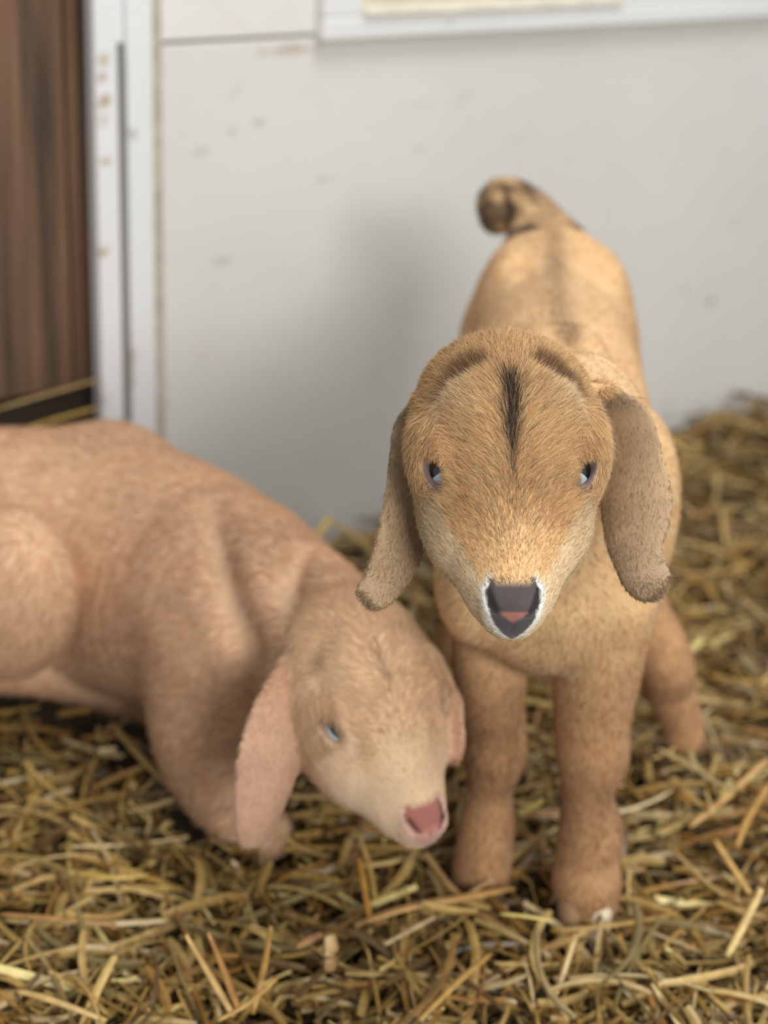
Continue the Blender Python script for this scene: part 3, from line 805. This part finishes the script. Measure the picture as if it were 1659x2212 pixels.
# weathered red brown boards beyond the jamb
m, nt, b = nmat('weathered_brown_wood')
tc = N(nt, 'ShaderNodeTexCoord'); mp = N(nt, 'ShaderNodeMapping'); mp.inputs['Scale'].default_value = (75, 75, 3.0); nt.links.new(tc.outputs['Object'], mp.inputs[0])
n1 = N(nt, 'ShaderNodeTexNoise', Scale=1.0, Detail=6.0, Roughness=0.65); nt.links.new(mp.outputs[0], n1.inputs[0])
r1 = ramp(nt, n1.outputs[0], [(0.30, lin(58, 47, 38)), (0.46, lin(100, 77, 58)), (0.60, lin(122, 90, 68)), (0.74, lin(142, 120, 100))])
nt.links.new(r1.outputs[0], b.inputs['Base Color']); b.inputs['Roughness'].default_value = 0.75; bump(nt, b, n1.outputs[0], 0.5, 0.004)
M_WOOD = m
M_DARKWOOD_SHADE = mat_plain('dark_wood_and_shade', lin(52, 42, 34), 0.9)  # backing wood, and the shade painted below the planks
wl = S_(slab('wall_left', -0.95, a0 + .03, -.02, 1.6, -0.045, -0.034, M_DARKWOOD_SHADE, 0))
uu = ur(230, t=-.012); k = 0
pl = [(ur(160, t=-.012), uu), (ur(-40, t=-.012), ur(158, t=-.012)), (ur(-230, t=-.012), ur(-43, t=-.012)), (-0.95, ur(-233, t=-.012))]
_, zb = wall_hit(100, 850, -.012)
for i, (p0, p1) in enumerate(pl):
    slab('plank', p0, p1 - .0015, zb, 1.6, -0.033, -0.012 - 0.002 * (i % 2) - (.003 if i == 0 else 0), M_WOOD, 0.0015, parent=wl)
slab('gap_shade', -0.95, a0 + .03, 0.0, zb - .004, -0.033, -0.022, M_DARKWOOD_SHADE, 0.001, parent=wl)  # dark strip standing in for the shadowed gap under the planks

# ground below the bedding
m, nt, b = nmat('packed_stall_dirt')
tc = N(nt, 'ShaderNodeTexCoord'); n1 = N(nt, 'ShaderNodeTexNoise', Scale=45.0, Detail=8.0, Roughness=0.7); nt.links.new(tc.outputs['Object'], n1.inputs[0])
r1 = ramp(nt, n1.outputs[0], [(0.35, lin(44, 36, 26)), (0.6, lin(84, 66, 42)), (0.8, lin(120, 96, 60))]); nt.links.new(r1.outputs[0], b.inputs['Base Color'])
b.inputs['Roughness'].default_value = 0.95; bump(nt, b, n1.outputs[0], 0.8, 0.01)
def ground(x, y):                                   # bedding banks up a little towards the walls
    t = (W0[0] - x) * -WN[0] + (W0[1] - y) * -WN[1]  # distance in front of the wall (positive towards camera)
    t = (x - W0[0]) * WN[0] + (y - W0[1]) * WN[1]
    g = 0.005 * np.sin(x * 41 + 1 + 3 * np.sin(y * 19)) * np.cos(y * 37) + 0.005 * np.sin(x * 17 + y * 23)
    g = g + 0.035 * sm(0.22, 0.0, t) * sm(-0.05, 0.25, x)
    for fp in A.feet[2:]: g = g + 0.030 * np.exp(-((x - fp[0]) ** 2 + (y - fp[1] + .02) ** 2) / .0020)
    g = g + 0.09 * sm(-0.16, -0.26, x) * sm(1.22, 1.40, y)
    return g
gx, gy = np.meshgrid(np.linspace(-1.1, 1.1, 111), np.linspace(0.35, 2.5, 109), indexing='ij')
gz = ground(gx, gy) - 0.002
V = np.stack([gx, gy, gz], -1).reshape(-1, 3); ny = gx.shape[1]
I, J = np.meshgrid(np.arange(gx.shape[0] - 1), np.arange(ny - 1), indexing='ij'); q = (I * ny + J).ravel()
S_(mesh_np('floor', V, np.stack([q, q + ny, q + ny + 1, q + 1], 1), m))

# ------------------------------------------------------------------ straw
m, nt, b = nmat('straw_stems')
a = N(nt, 'ShaderNodeAttribute', attribute_name='tint'); tc = N(nt, 'ShaderNodeTexCoord')
n1 = N(nt, 'ShaderNodeTexNoise', Scale=130.0, Detail=4.0); nt.links.new(tc.outputs['Object'], n1.inputs[0])
r1 = ramp(nt, n1.outputs[0], [(0.3, (0.72, 0.68, 0.62)), (0.65, (1.05, 1.04, 1.0))])
nt.links.new(mixc(nt, 1.0, a.outputs['Color'], r1.outputs[0], 'MULTIPLY'), b.inputs['Base Color'])
b.inputs['Roughness'].default_value = 0.38; b.inputs['Specular IOR Level'].default_value = 0.6
M_STRAW = m
SCOL = np.array([lin(190, 158, 94), lin(176, 142, 78), lin(202, 174, 114), lin(164, 126, 68), lin(144, 112, 66), lin(212, 190, 142), lin(170, 144, 86), lin(112, 88, 54), lin(138, 122, 78), lin(182, 134, 72)])
SPROB = np.array([.17, .17, .10, .14, .11, .05, .12, .06, .05, .03])
def stems(cen, az, tilt, ln, wd, col, bend, nr=5, flat=0.45, r=rng):
    n = len(cen); q = np.linspace(-.5, .5, nr)
    d = np.stack([np.cos(az) * np.cos(tilt), np.sin(az) * np.cos(tilt), np.sin(tilt)], 1)
    side = np.stack([-np.sin(az), np.cos(az), 0 * az], 1); roll = r.uniform(0, math.pi, n)[:, None]
    up = np.cross(d, side); s2 = np.cos(roll) * side + np.sin(roll) * up; u2 = -np.sin(roll) * side + np.cos(roll) * up
    V = np.zeros((n, nr, 4, 3))
    for i, t in enumerate(q):
        c = cen + d * (t * ln)[:, None] + side * (bend[:, 0] * (t * t - .08) * ln)[:, None] + up * (bend[:, 1] * (t * t - .08) * ln)[:, None]
        k = (wd * (0.78 if i in (0, nr - 1) else 1.0))[:, None]
        V[:, i, 0] = c + s2 * k; V[:, i, 1] = c + u2 * k * flat; V[:, i, 2] = c - s2 * k; V[:, i, 3] = c - u2 * k * flat
    b_ = np.arange(n)[:, None, None] * nr * 4
    F = [[i * 4 + j, i * 4 + (j + 1) % 4, (i + 1) * 4 + (j + 1) % 4, (i + 1) * 4 + j] for i in range(nr - 1) for j in range(4)]
    F += [[0, 3, 2, 1], [(nr - 1) * 4 + j for j in range(4)]]
    F = (np.array(F)[None] + b_).reshape(-1, 4)
    return V.reshape(-1, 3), F, np.repeat(col, nr * 4, 0)
def in_body(p):                                     # rough keep-out so stems do not run through the kids
    m_ = np.zeros(len(p), bool)
    for fp in A.feet: m_ |= (np.hypot(p[:, 0] - fp[0], p[:, 1] - fp[1]) < .022)
    for (px, py, zc, rr) in [(0, 1190, 1.245, .06), (130, 1200, 1.24, .06), (250, 1218, 1.23, .06), (400, 1262, 1.19, .06), (520, 1300, 1.14, .05), (462, 1560, 1.11, .04), (480, 1680, 1.115, .03), (-150, 1180, 1.245, .06)]:
        c = P(px, py, zc); m_ |= (np.hypot(p[:, 0] - c[0], p[:, 1] - c[1]) < rr)
    return m_
bed = empty('straw_bedding', (0, 1.1, 0)); tag(bed, 'loose golden straw bedding spread over the stall floor under both goat kids', 'straw')
def scatter(n, z0, z1, l0, l1, w0, w1, ts, xr=(-.50, .62), yr=(.74, 2.05), shade=1.0, near=False, bn=.22, gap=0):
    c = np.stack([rng.uniform(*xr, n), rng.uniform(*yr, n)], 1)
    if near: c[:, 1] = yr[0] + (yr[1] - yr[0]) * rng.random(n) ** 1.4
    z = ground(c[:, 0], c[:, 1]) + rng.uniform(z0, z1, n)
    cen = np.column_stack([c, z]); ln = np.exp(rng.uniform(math.log(l0), math.log(l1), n)); wd = rng.uniform(w0, w1, n)
    t = (c[:, 0] - W0[0]) * WN[0] + (c[:, 1] - W0[1]) * WN[1]
    u = (c[:, 0] - W0[0]) * WU[0] + (c[:, 1] - W0[1]) * WU[1]
    ok = ~in_body(cen) & ((t > ln * .5 + .004) | ((u < a0 - .05) & (t > .012)))
    if gap: ok &= (np.sin(c[:, 0] * 57 + 2 * np.sin(c[:, 1] * 43)) * np.sin(c[:, 1] * 71 + c[:, 0] * 29) + rng.normal(0, .5, n)) > -.35 * gap
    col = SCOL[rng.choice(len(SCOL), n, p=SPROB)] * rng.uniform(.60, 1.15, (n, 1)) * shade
    br = rng.random(n) < .035; col[br] = np.array(lin(240, 222, 150)) * rng.uniform(.8, 1.0, (br.sum(), 1))  # a few very bright stems, highlights put into their tint
    az = rng.uniform(0, 2 * math.pi, n); tl = rng.normal(0, ts, n)
    i = ok
    return cen[i], az[i], tl[i], ln[i], wd[i], np.clip(col[i], 0, .9), rng.normal(0, bn, (i.sum(), 2))
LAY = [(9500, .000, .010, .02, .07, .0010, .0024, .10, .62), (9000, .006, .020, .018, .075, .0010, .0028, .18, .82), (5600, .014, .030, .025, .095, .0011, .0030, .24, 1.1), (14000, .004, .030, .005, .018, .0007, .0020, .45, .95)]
VV, FF, CC, o_ = [], [], [], 0
for (n, z0, z1, l0, l1, w0_, w1_, ts, sh) in LAY:
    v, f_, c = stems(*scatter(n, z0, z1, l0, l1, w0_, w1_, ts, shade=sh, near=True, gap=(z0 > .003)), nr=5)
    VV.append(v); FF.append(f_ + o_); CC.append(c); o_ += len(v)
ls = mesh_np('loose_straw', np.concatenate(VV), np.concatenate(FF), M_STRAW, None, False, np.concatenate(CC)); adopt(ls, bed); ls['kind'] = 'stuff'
# the nearest, largest stems each on their own
prot = []
for i in range(24):
    l = rng.uniform(.028, .085); v, f_, c = stems(np.zeros((1, 3)), np.zeros(1), np.zeros(1), np.array([l]), np.array([rng.uniform(.0016, .0032)]), SCOL[rng.choice(len(SCOL), 1, p=SPROB)] * rng.uniform(.7, 1.1), rng.normal(0, .28, (1, 2)), nr=7)
    pm = mesh_np('straw', v, f_, M_STRAW, None, False, np.clip(c, 0, .9)); me = pm.data; bpy.data.objects.remove(pm); prot.append(me)
k = 0
while k < 270:
    x, y = rng.uniform(-.24, .26), .78 + .32 * rng.random() ** 1.3
    if in_body(np.array([[x, y, 0]]))[0]: continue
    o = bpy.data.objects.new('straw', prot[k % 24]); COL.objects.link(o); o.parent = bed
    o.location = (x, y - 1.1, float(ground(x, y)) + rng.uniform(.022, .036)); o.rotation_euler = (rng.uniform(0, 6.3), rng.normal(0, .2), rng.uniform(0, 6.3)); k += 1

def stalk(label, pts, wd, col, flat=.5):
    """One distinct stem lying on the bedding; pts = (px, py, height)."""
    A_ = catmull(np.array([(G(*p) if len(p) == 3 else WP(*wall_hit(p[0], p[1], p[3]), p[3])) for p in pts]), 9 if len(pts) > 2 else 7); T = unitr(np.gradient(A_, axis=0)); sd = unitr(np.cross(T, np.array([0, 0, 1.0]))); up = np.cross(sd, T)
    n = len(A_); V = []
    for i in range(n):
        kk = wd * (0.35 + 0.65 * math.sin(math.pi * (0.18 + 0.64 * i / (n - 1))))
        for j in range(6):
            t = 2 * math.pi * j / 6; V.append(A_[i] + sd[i] * kk * math.cos(t) + up[i] * kk * flat * math.sin(t))
    F = [(i * 6 + j, i * 6 + (j + 1) % 6, (i + 1) * 6 + (j + 1) % 6, (i + 1) * 6 + j) for i in range(n - 1) for j in range(6)]
    F += [(0, 3, 2, 1), (0, 5, 4, 3)] + [((n - 1) * 6, (n - 1) * 6 + 1, (n - 1) * 6 + 2, (n - 1) * 6 + 3), ((n - 1) * 6, (n - 1) * 6 + 3, (n - 1) * 6 + 4, (n - 1) * 6 + 5)]
    o = mesh_np('straw_stalk', V, F, M_STRAW, None, True, np.tile(col, (len(V), 1)))
    return tag(o, label, 'straw')
stalk('long curved tan straw blade lying in front of the standing kid\'s feet', [(775, 1995, .036), (880, 1960, .042), (1000, 1938, .044), (1110, 1918, .04)], .0034, lin(206, 160, 96), .3)
stalk('short bright yellow stem just below the pale hoof', [(1080, 1974, .045), (1140, 1980, .046), (1192, 1990, .045)], .0016, lin(236, 216, 130))
stalk('pale stalk leaning up at lower left, leftmost of the upright tuft', [(402, 2020, .075), (455, 2110, .05), (505, 2195, .03)], .0026, lin(222, 186, 122))
stalk('brownish stalk leaning up in the middle of the upright tuft', [(450, 2015, .075), (485, 2100, .05), (515, 2180, .03)], .0028, lin(196, 146, 92))
stalk('straight golden stem of the upright tuft, tilted to the right', [(585, 2000, .075), (570, 2090, .05), (545, 2190, .03)], .0022, lin(200, 156, 86))
stalk('slender stem crossing the base of the upright tuft', [(470, 2205, .05), (540, 2165, .052), (600, 2110, .055)], .0018, lin(210, 170, 96))
stalk('pale grey split stem pointing up right from below the curved blade', [(830, 2040, .040), (885, 2010, .041), (940, 1980, .042)], .0020, lin(206, 182, 140))
stalk('wide cream straw leaf standing on end right of the upright tuft', [(712, 2020, .060), (716, 2060, .050), (712, 2100, .036)], .0048, lin(200, 166, 118), .2)
stalk('blunt tan straw chip beside the wide cream leaf', [(640, 2045, .04), (668, 2030, .044), (695, 2018, .046)], .0036, lin(206, 158, 104), .4)
stalk('upright bright stem at the right edge of the picture', [(1645, 1920, .07), (1610, 1990, .055), (1570, 2066, .04)], .0026, lin(232, 202, 138))
stalk('thick slanting stem near the right edge above the upright bright one', [(1545, 1815, .05), (1580, 1870, .044), (1620, 1930, .04)], .0026, lin(206, 166, 96))
stalk('shiny broad blade reaching in from the right edge', [(1490, 1785, .042), (1570, 1720, .05), (1659, 1640, .052)], .0030, lin(216, 176, 112), .35)
stalk('bent golden stem above the thick slanting one at the right edge', [(1592, 1830, .045), (1615, 1770, .052), (1665, 1690, .055)], .0024, lin(198, 154, 82))
stalk('thin stem slanting up from beside the hoof to the hind foot', [(1340, 1630, .045), (1400, 1585, .05), (1462, 1540, .055)], .0020, lin(196, 162, 92))
stalk('long olive stem lying level right of the pale hoof', [(1190, 2010, .036), (1330, 1998, .038), (1455, 1976, .036)], .0022, lin(172, 136, 70))
stalk('glossy yellow stub between the front legs of the standing kid', [(1118, 1756, .046), (1145, 1746, .047), (1172, 1728, .048)], .0030, lin(232, 206, 110))
stalk('long straw lying left of the lying kid\'s ear at the left edge', [(0, 1975, .036), (120, 1985, .038), (250, 1998, .036)], .0026, lin(176, 136, 84))
stalk('broad yellow stem at left below the lying kid', [(165, 1885, .040), (235, 1896, .042), (320, 1890, .040)], .0028, lin(196, 166, 84))
stalk('long diagonal stem leaning from the lying kid\'s belly down right', [(240, 1560, .05), (300, 1630, .048), (380, 1712, .04)], .0032, lin(166, 142, 92))
stalk('long stem running down to the lower edge near the middle', [(1060, 2060, .045), (990, 2120, .045), (905, 2205, .04)], .0022, lin(190, 152, 84))
stalk('pale stem curving across the lower left corner', [(35, 2140, .045), (110, 2160, .047), (230, 2205, .04)], .0026, lin(214, 180, 118))
stalk('golden stem leaning behind the curved blade near the lying kid\'s nose', [(775, 1850, .05), (788, 1920, .042), (800, 1992, .036)], .0022, lin(196, 148, 72))
stalk('long straw stem leaning against the brown boards at the far left', [(-20, 955, 0, .05), (90, 915, 0, .04), (212, 880, 0, .028)], .0030, lin(176, 146, 76))
stalk('higher straw stem caught against the brown boards by the white jamb', [(-10, 885, 0, .03), (100, 852, 0, .03), (212, 820, 0, .028)], .0028, lin(160, 134, 84))
stalk('bright straw tuft end at the wall foot right of the lying kid\'s back', [(672, 1172, .05), (690, 1150, .055), (712, 1118, .06)], .0040, lin(216, 186, 106))
